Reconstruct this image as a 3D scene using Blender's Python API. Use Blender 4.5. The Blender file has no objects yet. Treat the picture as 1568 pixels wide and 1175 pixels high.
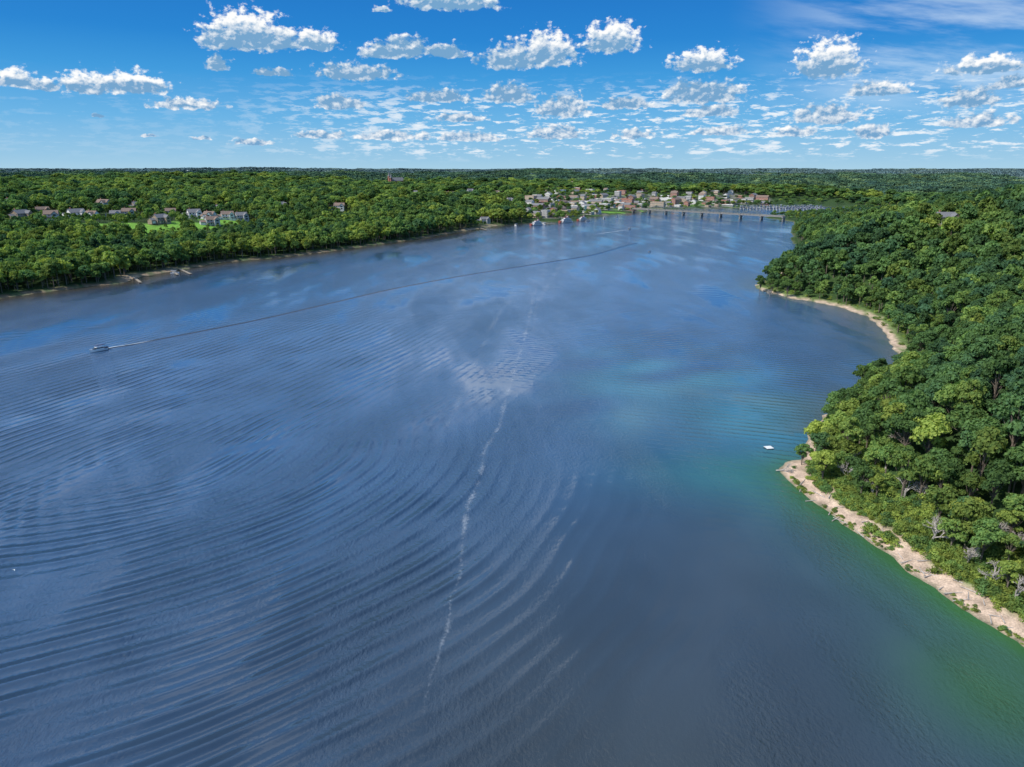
import bpy, math, random
import numpy as np
from mathutils import Vector, Matrix
rng=np.random.default_rng(11); random.seed(11)
R=math.radians
scene=bpy.context.scene
scene.view_settings.view_transform='Standard'
try: scene.view_settings.look='None'
except Exception: pass
scene.view_settings.exposure=0

# ------------------------------------------------------------------ survey
CAM_H=90.0; PIT=R(16.9); F=1079.0
cp,sp=math.cos(PIT),math.sin(PIT)
def ray(u,v):
    xc=(u-784)/F; yc=(587.5-v)/F
    return (xc, cp+yc*sp, -sp+yc*cp)
def lvl(u,v,z=0.0):
    d=ray(u,v); t=(CAM_H-z)/-d[2]
    return (d[0]*t,d[1]*t)
def azel(u,v):
    d=ray(u,v); n=math.sqrt(sum(c*c for c in d))
    return math.degrees(math.atan2(d[0],d[1])), math.degrees(math.asin(d[2]/n))

# ------------------------------------------------------------------ river outline
left=[(-430,-3000),(-440,-300),(-430,200),(-405,400)]+[lvl(*p) for p in
 [(0,457),(60,449),(120,441),(190,433),(215,424),(290,411),(340,402),(400,397),(460,391),(520,383),(600,372),(660,363),(700,356),(760,346),(800,342),(880,339),(905,333),(960,327),(1000,322.5),(1060,320),(1130,318.5),(1260,316.5)]]+[(900,1830),(1300,1980),(2500,2380),(7000,2700)]
right=[(7000,2400),(2500,2050),(1300,1700),(1000,1540)]+[lvl(*p) for p in
 [(1320,322),(1250,326.5),(1190,330),(1168,333.5),(1215,340),(1213,350),(1212,372),(1240,380),(1222,395),(1200,412),(1150,440),(1210,457),(1250,463),(1290,472),(1325,484),(1350,502),(1365,530),(1381,553),(1362,573),(1290,612),(1243,655),(1228,700),(1192,718),(1250,775),(1330,828),(1400,882),(1500,948),(1568,992)]]+[(112,70),(122,-50),(128,-300),(140,-3000)]
poly=np.array(left+right); NL=len(left); NP=len(poly)
def sines(x,y,wl,seed,n=7):
    r=np.random.default_rng(seed); o=np.zeros_like(x,dtype=float)
    for i in range(n):
        a=r.uniform(0,2*math.pi); k=2*math.pi/(wl*r.uniform(.6,1.7)); ph=r.uniform(0,6.28)
        o+=np.sin((x*math.cos(a)+y*math.sin(a))*k+ph)
    return o/math.sqrt(n)
def fbm(x,y,wl,seed,oc=4):
    o=0;a=1
    for i in range(oc):
        q=sines(x+ (o if i else 0)*wl*.15,y,wl,seed+i*13,9); o=o+a*q; wl*=.5; a*=.6
    return o
def sdf(x,y):
    x=np.asarray(x,float); y=np.asarray(y,float)
    best=np.full(x.shape,1e18); side=np.zeros(x.shape,bool); inside=np.zeros(x.shape,bool)
    for i in range(NP):
        ax,ay=poly[i]; bx,by=poly[(i+1)%NP]
        dx,dy=bx-ax,by-ay
        t=np.clip(((x-ax)*dx+(y-ay)*dy)/(dx*dx+dy*dy),0,1)
        q=(x-ax-t*dx)**2+(y-ay-t*dy)**2
        if i not in (NL-1,NP-1):
            m=q<best; best=np.where(m,q,best); side=np.where(m,i>=NL,side)
        c=((ay>y)!=(by>y)); 
        xi=ax+(y-ay)*dx/(dy if abs(dy)>1e-9 else 1e-9)
        inside^= c&(x<xi)
    d=np.sqrt(best); d=np.where(inside,-d,d)
    wob=1.0*sines(x,y,17,3)+.5*sines(x,y,6,4)
    rr=np.sqrt(x*x+y*y)
    d=d+wob*np.clip(1-np.abs(d)/40,0,1)*np.clip(rr/350,.7,2.2)
    return d,side
def terrain(x,y):
    d,side=sdf(x,y)
    dd=np.maximum(d,0)
    hl=np.interp(dd,[0,8,90,230,420,1200,3000,8000,40000],[0,1.6,5,27,34,52,62,68,72])
    hl=hl+np.clip((dd-60)/500,0,1)*(6.5*sines(x,y,700,5)+2.4*sines(x,y,210,6))+np.clip((dd-1500)/3000,0,1)*(8*sines(x,y,3000,8)+5*sines(x,y,1300,9))
    A_=np.minimum(70,np.interp(y,[600,800,1050,1300],[70,55,14,5])+np.clip((x-620)/500,0,1)*50)
    hr=np.interp(dd,[0,7,14],[0,1.2,2.2])+A_*(1-np.exp(-np.maximum(dd-14,0)/95))
    hr=hr+np.clip((dd-40)/150,0,1)*(3.6*sines(x,y,170,7)+1.2*sines(x,y,60,17))
    h=np.where(side,hr,hl)
    h=np.where(d<0,-np.minimum(4,-d*.16),h)
    return h,d,side
def hgt(x,y): return float(terrain(np.array([x]),np.array([y]))[0][0])
def drop(u,v):
    d=ray(u,v); t=np.concatenate([np.arange(100,3000,2.0)])
    x=d[0]*t; y=d[1]*t; z=CAM_H+d[2]*t
    h=np.maximum(terrain(x,y)[0],0)
    i=np.argmax(z<h)
    return x[i],y[i],float(h[i])

# ------------------------------------------------------------------ materials
def newmat(name):
    m=bpy.data.materials.new(name); m.use_nodes=True
    nt=m.node_tree; nt.nodes.clear(); return m,nt
class NT:
    def __init__(s,nt): s.nt=nt
    def n(s,t,ins=None,**kw):
        nd=s.nt.nodes.new(t)
        for k,v in kw.items(): setattr(nd,k,v)
        if ins:
            for k,v in ins.items():
                if isinstance(v,bpy.types.NodeSocket): s.nt.links.new(v,nd.inputs[k])
                else: nd.inputs[k].default_value=v
        return nd
    def m(s,op,a,b=0.0,c=0.0,clamp=False):
        nd=s.n('ShaderNodeMath',{0:a,1:b,2:c},operation=op,use_clamp=clamp); return nd.outputs[0]
    def v(s,op,a,b=None,c=None,out=0):
        ins={0:a}
        if b is not None: ins[1]=b
        if c is not None: ins[2]=c
        return s.n('ShaderNodeVectorMath',ins,operation=op).outputs[out]
    def mix(s,f,a,b,blend='MIX'):
        nd=s.nt.nodes.new('ShaderNodeMix'); nd.data_type='RGBA'; nd.blend_type=blend
        for k,v in ((0,f),(6,a),(7,b)):
            if isinstance(v,bpy.types.NodeSocket): s.nt.links.new(v,nd.inputs[k])
            else: nd.inputs[k].default_value=(v if k==0 or len(v)==4 else (*v,1))
        return nd.outputs[2]
    def mr(s,x,a,b,c=0.0,d=1.0,smooth=True):
        return s.n('ShaderNodeMapRange',{0:x,1:a,2:b,3:c,4:d},interpolation_type='SMOOTHSTEP' if smooth else 'LINEAR').outputs[0]
    def noise(s,vec,scale,detail=4,rough=.55,out=0):
        return s.n('ShaderNodeTexNoise',{'Vector':vec,'Scale':scale,'Detail':detail,'Roughness':rough}).outputs[out]
    def grey(s,f): return s.n('ShaderNodeCombineColor',{0:f,1:f,2:f}).outputs[0]
def simple(name,col,rough=.7,var=.25,scale=1.5,metal=0):
    m,nt=newmat(name); b=NT(nt)
    tc=b.n('ShaderNodeTexCoord').outputs['Object']
    n=b.noise(tc,scale,3)
    f=b.mr(n,.3,.7,1-var,1+var)
    c=b.mix(1.0,(*col,1),b.grey(f),'MULTIPLY')
    p=b.n('ShaderNodeBsdfPrincipled',{'Base Color':c,'Roughness':rough,'Metallic':metal})
    o=b.n('ShaderNodeOutputMaterial',{0:p.outputs[0]}); return m

def foliage(name,lo,mid,hi,transl=.33,far=False):
    m,nt=newmat(name); b=NT(nt)
    tint=b.n('ShaderNodeAttribute',attribute_type='INSTANCER',attribute_name='tint').outputs['Fac']
    rnd=b.n('ShaderNodeObjectInfo').outputs['Random']
    tc=b.n('ShaderNodeTexCoord').outputs['Object']
    n=b.noise(tc,.9 if not far else .3,1)
    t2=b.m('ADD',tint,b.m('MULTIPLY',b.m('SUBTRACT',n,.5),.7))
    ramp=b.n('ShaderNodeValToRGB',{0:t2}); e=ramp.color_ramp.elements
    e[0].position=0; e[0].color=(*lo,1); e[1].position=1; e[1].color=(*hi,1)
    k=e.new(.5); k.color=(*mid,1)
    f=b.mr(rnd,0,1,.64,1.36,False)
    c=b.mix(1.0,ramp.outputs[0],b.grey(f),'MULTIPLY')
    d=b.n('ShaderNodeBsdfDiffuse',{0:c}); 
    if far:
        b.n('ShaderNodeOutputMaterial',{0:d.outputs[0]}); return m
    tr=b.n('ShaderNodeBsdfTranslucent',{0:b.mix(1.0,c,(1.25,1.35,.7,1),'MULTIPLY')})
    mx=b.n('ShaderNodeMixShader',{0:transl,1:d.outputs[0],2:tr.outputs[0]})
    b.n('ShaderNodeOutputMaterial',{0:mx.outputs[0]}); return m
M_leaf=foliage('foliage_leaves',(.060,.130,.075),(.130,.225,.070),(.30,.36,.08))
M_leaf_far=foliage('foliage_distant_haze',(.050,.105,.088),(.080,.150,.085),(.17,.24,.10),far=True)  # bluish greens: aerial haze painted into the far grove colour
M_leaf_haze=foliage('foliage_horizon_haze',(.095,.160,.185),(.130,.200,.195),(.19,.25,.19),far=True)  # paler blue-greens stand in for horizon haze, no real atmosphere
M_bark=simple('bark',(.16,.13,.105),.9,.4,3)
M_dead=simple('dead_wood',(.42,.38,.35),.9,.3,3)

# ------------------------------------------------------------------ mesh helpers
class MB:
    def __init__(s): s.v=[];s.f=[];s.m=[]
    def add(s,vs,fs,mat):
        o=len(s.v); s.v+=[tuple(p) for p in vs]
        for f in fs: s.f.append(tuple(o+i for i in f)); s.m.append(mat)
    def box(s,c,d,mat=0,rz=0):
        x,y,z=[k/2 for k in d]; vs=[]
        ca,sa=math.cos(rz),math.sin(rz)
        for sz in(-z,z):
            for sx,sy in((-x,-y),(x,-y),(x,y),(-x,y)):
                vs.append((c[0]+sx*ca-sy*sa,c[1]+sx*sa+sy*ca,c[2]+sz))
        s.add(vs,[(3,2,1,0),(4,5,6,7),(0,1,5,4),(1,2,6,5),(2,3,7,6),(3,0,4,7)],mat)
    def gable(s,c,d,mat,wall=None,over=.5,axis='x'):
        L,W,Hh=d[0]/2,d[1]/2,d[2]
        def T(x,y,z): return (c[0]+x,c[1]+y,c[2]+z) if axis=='x' else (c[0]-y,c[1]+x,c[2]+z)
        lo,wo=L+over,W+over; dz=-over*Hh/W; t=.22
        vs=[T(-lo,-wo,dz),T(lo,-wo,dz),T(lo,0,Hh),T(-lo,0,Hh),T(-lo,wo,dz),T(lo,wo,dz)]
        vs+=[(p[0],p[1],p[2]+t) for p in vs]
        s.add(vs,[(6,7,8,9),(9,8,11,10),(1,0,3,2),(2,3,4,5),(0,1,7,6),(5,4,10,11),(0,6,9,3),(3,9,10,4),(1,2,8,7),(2,5,11,8)],mat)
        if wall is not None:
            s.add([T(-L,-W,0),T(-L,W,0),T(-L,0,Hh)],[(0,2,1)],wall)
            s.add([T(L,-W,0),T(L,W,0),T(L,0,Hh)],[(0,1,2)],wall)
    def cyl(s,a,b,r0,r1,mat,n=8,cap=True):
        a=Vector(a);b=Vector(b);d=(b-a)
        if d.length<1e-6:return
        d.normalize(); u=d.orthogonal().normalized(); w=d.cross(u); vs=[]
        for p,r in((a,r0),(b,r1)):
            for i in range(n):
                t=2*math.pi*i/n; vs.append(p+(u*math.cos(t)+w*math.sin(t))*r)
        fs=[(i,(i+1)%n,n+(i+1)%n,n+i) for i in range(n)]
        if cap: fs+=[tuple(range(n-1,-1,-1)),tuple(range(n,2*n))]
        s.add(vs,fs,mat)
    def mesh(s,name,mats,smooth=False):
        me=bpy.data.meshes.new(name); me.from_pydata(s.v,[],s.f)
        for m in mats: me.materials.append(m)
        me.polygons.foreach_set('material_index',s.m)
        if smooth: me.polygons.foreach_set('use_smooth',[True]*len(s.f))
        me.update(); return me
def obj(name,me,loc=(0,0,0),rz=0,sc=1,coll=None):
    o=bpy.data.objects.new(name,me); o.location=loc; o.rotation_euler=(0,0,rz)
    o.scale=(sc,sc,sc) if not hasattr(sc,'__len__') else sc
    (coll or scene.collection).objects.link(o); return o
def grid_mesh(name,V,Fa,smooth=True):
    me=bpy.data.meshes.new(name)
    me.vertices.add(len(V)); me.vertices.foreach_set('co',V.astype(np.float32).ravel())
    k=Fa.shape[1]
    me.loops.add(Fa.size); me.loops.foreach_set('vertex_index',Fa.astype(np.int32).ravel())
    me.polygons.add(len(Fa)); me.polygons.foreach_set('loop_start',np.arange(0,Fa.size,k,dtype=np.int32))
    me.polygons.foreach_set('loop_total',np.full(len(Fa),k,dtype=np.int32))
    me.update(calc_edges=True); me.validate()
    if smooth: me.polygons.foreach_set('use_smooth',np.ones(len(me.polygons),bool))
    return me
def colattr(me,name,c):
    a=me.color_attributes.new(name,'FLOAT_COLOR','POINT')
    if c.shape[1]==3: c=np.concatenate([c,np.ones((len(c),1))],1)
    a.data.foreach_set('color',c.astype(np.float32).ravel())

# ------------------------------------------------------------------ settlements
houses=[]
for u,v,k in [(33,336,0),(80,337,1),(118,334,2),(142,336,2),(178,334,3),(199,332,1),(213,321,0),(262,330,1),(298,334,2),(322,336,3),(336,325,2),(349,336,2),(246,342,0),(325,345,1),(370,338,1),(66,328,0),(742,342,1),(520,322,2),(430,320,0),(690,302,2),(640,300,1),(560,300,2),(480,306,1),(160,318,1),(20,316,0),(655,292,2),(720,296,1),(760,300,2),(780,310,1),(590,292,1),(1445,345,0)]:
    x,y,z=drop(u,v); houses.append((x,y,z,k))
bld=[]
for v,u0,u1,st in [(333,818,872,14),(328,812,930,14),(322,812,988,14),(317.5,812,1115,13),(313,808,1180,14),(308,812,1175,16),(303,820,1170,18),(297,832,1165,24),(292,850,1120,32),(288,870,1150,46)]:
    u=u0
    while u<u1:
        x,y,z=drop(u+random.uniform(-4,4),v+random.uniform(-1.5,1.5))
        dd=sdf(np.array([x]),np.array([y]))[0][0]
        if dd>9 and all((x-b[0])**2+(y-b[1])**2>17**2 for b in bld): bld.append((x,y,z))
        u+=st*random.uniform(.8,1.3)
lawns=[]
for u,v,rx,ry in [(90,346,45,24),(150,349,60,30),(200,347,30,20),(290,345,36,20),(335,338,25,25),(360,325,12,60),(250,350,20,14),(925,325,45,16),(960,322,40,14),(1060,313,50,30),(1445,349,9,11),(580,305,60,60),(700,300,60,60),(450,318,35,30)]:
    x,y,z=drop(u,v); lawns.append((x,y,rx,ry))
church=drop(608,284)

# ------------------------------------------------------------------ ground + water grids
ang=np.concatenate([np.arange(-52,58,.28),np.arange(58,308,3.0)])
ang=np.radians(ang); NA=len(ang)
rad=[6.0]
while rad[-1]<45000: rad.append(rad[-1]*1.0125+.25)
rad=np.array(rad); NR=len(rad)
A,RR=np.meshgrid(ang,rad)
X=(RR*np.sin(A)).ravel(); Y=(RR*np.cos(A)).ravel()
Hh,D,S=terrain(X,Y)
idx=np.arange(NR*NA).reshape(NR,NA)
nxt=np.roll(idx,-1,axis=1)
Fq=np.stack([idx[:-1],nxt[:-1],nxt[1:],idx[1:]],-1).reshape(-1,4)[:,::-1]
V=np.stack([X,Y,Hh],1)
gm=grid_mesh('ground',V,Fq)
def lerp(a,b,t): return a*(1-t[:,None])+np.array(b)[None]*t[:,None]
sm=lambda a,b,x: (lambda t:t*t*(3-2*t))(np.clip((x-a)/(b-a),0,1))
C=np.tile(np.array([.04,.075,.025]),(len(X),1))
C=lerp(C,(.14,.23,.07),sm(1.0,1.6,sines(X,Y,300,41))*(~S))
C=lerp(C,(.12,.19,.19),sm(2500,6000,RR.ravel())*.85)  # far ground fades blue-grey: distance haze painted into its colour
nz=.5+.5*np.clip(sines(X,Y,9,21)*.5,-1,1)
bw=np.where(S,np.where(Y<222,7.8,np.where(Y<330,3,4.5)),3.0)+4.5*(nz-.5)
C=lerp(C,(.13,.19,.06),sm(1,-1,(D-bw-5)/3)*(S&(Y<600)))
sand=sm(1.8,-1.8,D-bw)*np.where(S,1.0,.0)*(RR.ravel()<900)
C=lerp(C,(.56,.42,.32),sand)
C=lerp(C,(.36,.27,.20),sand*sm(.2,1.2,fbm(X,Y,7,23,2))*.7)
C=lerp(C,(.20,.18,.11),sm(1.8,-.4,D)*S*.7)
C=lerp(C,(.20,.15,.105),sm(1,-1,D-6)*np.where(S&(RR.ravel()<900),0,1.0)*(~(X>-20)))
for u,v,r in [(205,426,16),(275,415,17),(755,347,22),(720,352,16)]:
    x,y=lvl(u,v); C=lerp(C,(.38,.29,.21),np.exp(-((X-x)**2+(Y-y)**2)/(r*r))*(D<16))
for x,y,rx,ry in lawns:
    q=((X-x)/rx)**2+((Y-y)/ry)**2; C=lerp(C,(.16,.33,.05),sm(1.3,.8,q))
for i,(x,y,z) in enumerate(bld):
    q=((X-x)**2+(Y-y)**2)/22**2; C=lerp(C,(.22,.205,.19) if i%3 else (.10,.18,.06),sm(1.3,.6,q)*.8)
C=np.where((D<0)[:,None],np.array([.12,.14,.08])[None],C)
colattr(gm,'soil',C)
m,nt=newmat('ground_soil'); b=NT(nt)
geo=b.n('ShaderNodeNewGeometry').outputs['Position']
at=b.n('ShaderNodeAttribute',attribute_name='soil').outputs['Color']
n1=b.noise(geo,.35,6,.65); n2=b.noise(geo,2.5,3)
f=b.m('MULTIPLY',b.mr(n1,.3,.7,.7,1.25),b.mr(n2,.3,.7,.8,1.2))
c=b.mix(1.0,at,b.grey(f),'MULTIPLY')
bp=b.n('ShaderNodeBump',{'Height':n1,'Distance':.6,'Strength':.6})
p=b.n('ShaderNodeBsdfPrincipled',{'Base Color':c,'Roughness':.95,'Normal':bp.outputs[0],'Specular IOR Level':.1})
b.n('ShaderNodeOutputMaterial',{0:p.outputs[0]})
gm.materials.append(m); obj('ground',gm)

# water
keep=(D<25)
fk=keep[Fq].any(1)
used=np.unique(Fq[fk]); remap=np.full(len(X),-1); remap[used]=np.arange(len(used))
wx,wy,wd=X[used],Y[used],-D[used]
wm=grid_mesh('river_water',np.stack([wx,wy,np.zeros(len(wx))],1),remap[Fq[fk]])
ws=S[used]
def G(u,v,sx,sy=None,rot=0):
    x,y=lvl(u,v); sy=sy or sx; a=R(rot)
    dx,dy=wx-x,wy-y; p=dx*math.cos(a)+dy*math.sin(a); q=-dx*math.sin(a)+dy*math.cos(a)
    return np.exp(-(p/sx)**2-(q/sy)**2)
W=np.tile(np.array([.032,.076,.150]),(len(wx),1))
W=lerp(W,(.040,.050,.053),np.clip(G(950,1190,75,64)*1.0,0,1))
W=lerp(W,(.036,.052,.070),np.clip(G(1120,880,45,60)*.8,0,1))
W=lerp(W,(.028,.054,.100),np.clip(G(250,1100,60,42)*.6,0,1))
W=lerp(W,(.030,.155,.205),np.clip(G(1160,640,34,40)*.9,0,1))
sw=.5+.5*np.clip(sines(wx,wy,45,77),-1,1)
W=lerp(W,(.055,.19,.25),np.clip(G(1020,580,48,50)*1.1*sw,0,1))
W=lerp(W,(.10,.19,.20),np.clip(G(965,640,10,26,-12)*.45+G(1140,610,34,9,-25)*.5,0,1))
W=lerp(W,(.03,.155,.155),np.clip(G(1165,725,34,18)*.8,0,1))
W=lerp(W,(.075,.150,.28),np.clip(G(900,430,210,260)*.8,0,1))
W=lerp(W,(.070,.135,.25),np.clip(G(350,540,110,130)*.65,0,1))
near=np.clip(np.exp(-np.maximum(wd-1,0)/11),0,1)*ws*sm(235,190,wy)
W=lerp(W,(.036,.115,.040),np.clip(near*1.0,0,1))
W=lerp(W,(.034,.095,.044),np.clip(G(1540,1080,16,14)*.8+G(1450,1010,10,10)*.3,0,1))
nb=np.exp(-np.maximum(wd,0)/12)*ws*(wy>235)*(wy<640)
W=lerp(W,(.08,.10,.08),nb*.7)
W=lerp(W,(.058,.048,.034),np.exp(-np.maximum(wd-9,0)/26)*(~ws)*.92)  # brown tree reflection along the left bank, painted into the water colour
bn=1+.07*np.clip(fbm(wx,wy,60,81,3),-1.6,1.6)
W=W*bn[:,None]
colattr(wm,'body_reflect',W)
ring=np.clip(G(330,900,65,80)*1.1+G(600,800,30,55)*.5+G(60,1000,50,50),0,1)
fam=np.clip(G(280,620,95,150)+G(40,700,60,90)*.9,0,1)*(1-.8*np.clip(ring*1.3,0,1))
rt=np.clip(G(1080,560,60,110)+G(1160,660,30,30)+G(860,450,60,120)*.5,0,1)*(1-.8*fam)
brk=np.clip(.72+.42*fbm(wx,wy,40,91,3),.15,1.2)
patch=np.clip(.55+.36*fbm(wx*1.0,wy*.35,55,95,4),.08,1.2)
colattr(wm,'wavemask',np.stack([ring*brk,fam*brk,rt*brk,.25*brk*(1-.8*np.clip(ring+fam+rt,0,1))],1))
colattr(wm,'wind',np.stack([patch,fbm(wx,wy,130,99,2)*.5+1.5,0*patch],1))
m,nt=newmat('river_water'); b=NT(nt)
geo=b.n('ShaderNodeNewGeometry').outputs['Position']
body_reflect=b.n('ShaderNodeAttribute',attribute_name='body_reflect').outputs['Color']
an=b.n('ShaderNodeAttribute',attribute_name='wavemask')
wmk=b.n('ShaderNodeSeparateColor',{0:an.outputs['Color']}); wal=an.outputs['Alpha']
wn=b.n('ShaderNodeSeparateColor',{0:b.n('ShaderNodeAttribute',attribute_name='wind').outputs['Color']})
pm=wn.outputs[0]; wv=b.m('MULTIPLY',wn.outputs[1],3.4)
def crest(x):
    s_=b.m('SINE',x); return b.m('MULTIPLY_ADD',b.m('MULTIPLY',s_,s_),.35,s_)
def ringw(cx,cy,k):
    dd=b.v('DISTANCE',geo,(cx,cy,0),out=1)
    return crest(b.m('ADD',b.m('MULTIPLY',dd,k),wv))
def linew(dx,dy,k,w=1.0):
    dd=b.v('DOT_PRODUCT',geo,(dx*k,dy*k,0),out=1)
    return crest(b.m('ADD',dd,b.m('MULTIPLY',wv,w)))
w1=b.m('MULTIPLY',ringw(-141,229,1.2),b.m('MULTIPLY',wmk.outputs[0],.38))
w2=b.m('MULTIPLY',linew(.93,-.36,1.4,.8),b.m('MULTIPLY',wmk.outputs[1],.26))
w3=b.m('MULTIPLY',linew(.35,.93,1.6,1.0),b.m('MULTIPLY',wmk.outputs[2],.15))
w4=b.m('MULTIPLY',b.m('MULTIPLY',linew(-.25,.97,.9,1.8),.08),wal)
tot=b.m('ADD',b.m('ADD',w1,w2),b.m('ADD',w3,w4))
st=b.v('MULTIPLY',geo,(1.0,.6,1.0))
c1=b.noise(st,1.05,3,.65)
hgtv=b.m('ADD',tot,b.m('MULTIPLY',b.m('MULTIPLY',c1,.52),pm))
bp=b.n('ShaderNodeBump',{'Height':hgtv,'Distance':1.0,'Strength':1.0})
p=b.n('ShaderNodeBsdfPrincipled',{'Base Color':body_reflect,'Roughness':b.mr(pm,.1,1,.05,.12),'IOR':1.38,'Normal':bp.outputs[0]})
b.n('ShaderNodeOutputMaterial',{0:p.outputs[0]})
M_water=m; wm.materials.append(m); obj('river_water',wm)
m,nt=newmat('wake_water'); b=NT(nt)
geo=b.n('ShaderNodeNewGeometry').outputs['Position']
bp=b.n('ShaderNodeBump',{'Height':b.noise(geo,1.2,3),'Distance':.35})
p=b.n('ShaderNodeBsdfPrincipled',{'Base Color':(.035,.05,.075,1),'Roughness':.15,'IOR':1.36,'Normal':bp.outputs[0]})
b.n('ShaderNodeOutputMaterial',{0:p.outputs[0]}); M_wake=m

# ------------------------------------------------------------------ wakes and foam ribbons
def smooth_path(pts,n=14):
    P=[Vector(p) for p in pts]; out=[]
    P=[P[0]*2-P[1]]+P+[P[-1]*2-P[-2]]
    for i in range(1,len(P)-2):
        for j in range(n):
            t=j/n; a,b_,c_,d_=P[i-1:i+3]
            out.append(.5*((2*b_)+(-a+c_)*t+(2*a-5*b_+4*c_-d_)*t*t+(-a+3*b_-3*c_+d_)*t**3))
    out.append(P[-2]); return out
def ribbon(name,pix,w0,w1,prof,mat,wig=0,z=.012):
    path=smooth_path([(*lvl(*q),0) for q in pix]); vs=[];fs=[];k=len(prof)
    for i,p in enumerate(path):
        a=path[max(0,i-1)]; c=path[min(len(path)-1,i+1)]; t=(c-a).normalized(); nrm=Vector((-t.y,t.x,0))
        s=i/(len(path)-1); w=w0+(w1-w0)*s; off=wig*math.sin(i*.9)*random.uniform(.3,1)
        for j,h in enumerate(prof):
            q=p+nrm*((j/(k-1)-.5)*w+off); vs.append((q.x,q.y,z+h))
    for i in range(len(path)-1):
        for j in range(k-1):
            o=i*k+j; fs.append((o,o+1,o+k+1,o+k))
    me=bpy.data.meshes.new(name); me.from_pydata(vs,[],fs); me.materials.append(mat)
    me.polygons.foreach_set('use_smooth',[True]*len(fs))
    uv=me.uv_layers.new(name='UVMap'); 
    for pl in me.polygons:
        for li in pl.loop_indices:
            vi=me.loops[li].vertex_index; uv.data[li].uv=((vi%k)/(k-1),(vi//k)/len(path))
    return obj(name,me)
def foam(name,lo,hi,sc,amax):
    m,nt=newmat(name); b=NT(nt)
    geo=b.n('ShaderNodeNewGeometry').outputs['Position']
    uvx=b.n('ShaderNodeSeparateXYZ',{0:b.n('ShaderNodeTexCoord').outputs['UV']})
    edge=b.m('SUBTRACT',1,b.m('ABSOLUTE',b.m('MULTIPLY_ADD',uvx.outputs[0],2,-1)))
    nn=b.m('ADD',b.m('MULTIPLY',b.noise(geo,sc,5,.7),.7),b.m('MULTIPLY',b.noise(geo,sc*.1,3),.6))
    a=b.m('MULTIPLY',b.mr(b.m('ADD',nn,b.m('MULTIPLY',edge,.22)),lo,hi,0,amax),b.mr(edge,0,.8))
    ends=b.m('MULTIPLY',b.mr(uvx.outputs[1],0,.1),b.mr(uvx.outputs[1],1,.7))
    a=b.m('MULTIPLY',a,ends)
    d=b.n('ShaderNodeBsdfDiffuse',{0:(.55,.62,.70,1)}); t=b.n('ShaderNodeBsdfTransparent')
    mx=b.n('ShaderNodeMixShader',{0:a,1:t.outputs[0],2:d.outputs[0]})
    b.n('ShaderNodeOutputMaterial',{0:mx.outputs[0]}); return m
M_foam=foam('foam_streak',.78,1.05,1.1,.33); M_foam2=foam('foam_faint',.72,1.1,.5,.13); M_foam3=foam('foam_wake',.55,.85,1.2,.8)
cl=[(850,393),(822,440),(808,500),(790,560),(775,610),(765,650),(742,690),(736,728),(716,780),(707,840),(706,880),(690,915),(687,955),(656,1050),(645,1110),(630,1180)]
ribbon('foam_streak',cl,7,.9,[0]*5,M_foam,.16)
ribbon('foam_streak',[(805,430),(765,480),(735,540),(715,585),(690,640),(655,700)],9,3,[0]*5,M_foam2,.5)
ribbon('foam_streak',[(870,390),(850,420),(825,460),(815,510)],18,6,[0]*5,M_foam2,.5)
ribbon('foam_streak',[(0,895),(90,858),(200,800),(330,740),(420,690)],2.2,3,[0]*5,M_foam2,.3)
pr=[0,.005,.06,.12,.05,-.005,.05,.09,.03,.005,0]
wk=[(166,534),(200,528),(300,509),(400,489),(500,466),(600,443),(700,424),(780,411),(850,400),(905,391),(945,380),(975,372)]
ribbon('boat_wake',wk,1.8,5.5,[h*2.6 for h in pr],M_wake,0,-.003)
ribbon('boat_wake_foam',[(156,537),(170,533),(190,530),(215,526),(240,521)],2.2,1.2,[0]*5,M_foam3,0,.38)
ribbon('boat_wake_foam',[(962,352),(940,355),(905,360)],3,4,[0]*5,M_foam3,0,.05)

# ------------------------------------------------------------------ trees
def leafquads(lobes,n,size,r,zb=-.35):
    c=np.array([l[0] for l in lobes]); ra=np.array([l[1] for l in lobes])
    pr_=ra**2/np.sum(ra**2); k=r.choice(len(lobes),n,p=pr_)
    d=r.normal(size=(n,3)); d/=np.linalg.norm(d,axis=1)[:,None]
    d[:,2]=np.where(d[:,2]<zb,-d[:,2],d[:,2])
    rr_=ra[k]*(0.55+.6*r.random(n)**.7)
    pos=c[k]+d*rr_[:,None]*np.array([1,1,.85])
    nn=d+.6*r.normal(size=(n,3)); nn/=np.linalg.norm(nn,axis=1)[:,None]
    t=np.cross(nn,r.normal(size=(n,3))); t/=np.linalg.norm(t,axis=1)[:,None]
    bb=np.cross(nn,t); s=size*(.5+.85*r.random(n)); s2=s*(.55+.4*r.random(n))
    vs=np.stack([pos-t*s[:,None],pos-bb*s2[:,None]+t*.1*s[:,None],pos+t*s[:,None],pos+bb*s2[:,None]],1).reshape(-1,3)
    return vs,np.arange(4*n).reshape(n,4)
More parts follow.
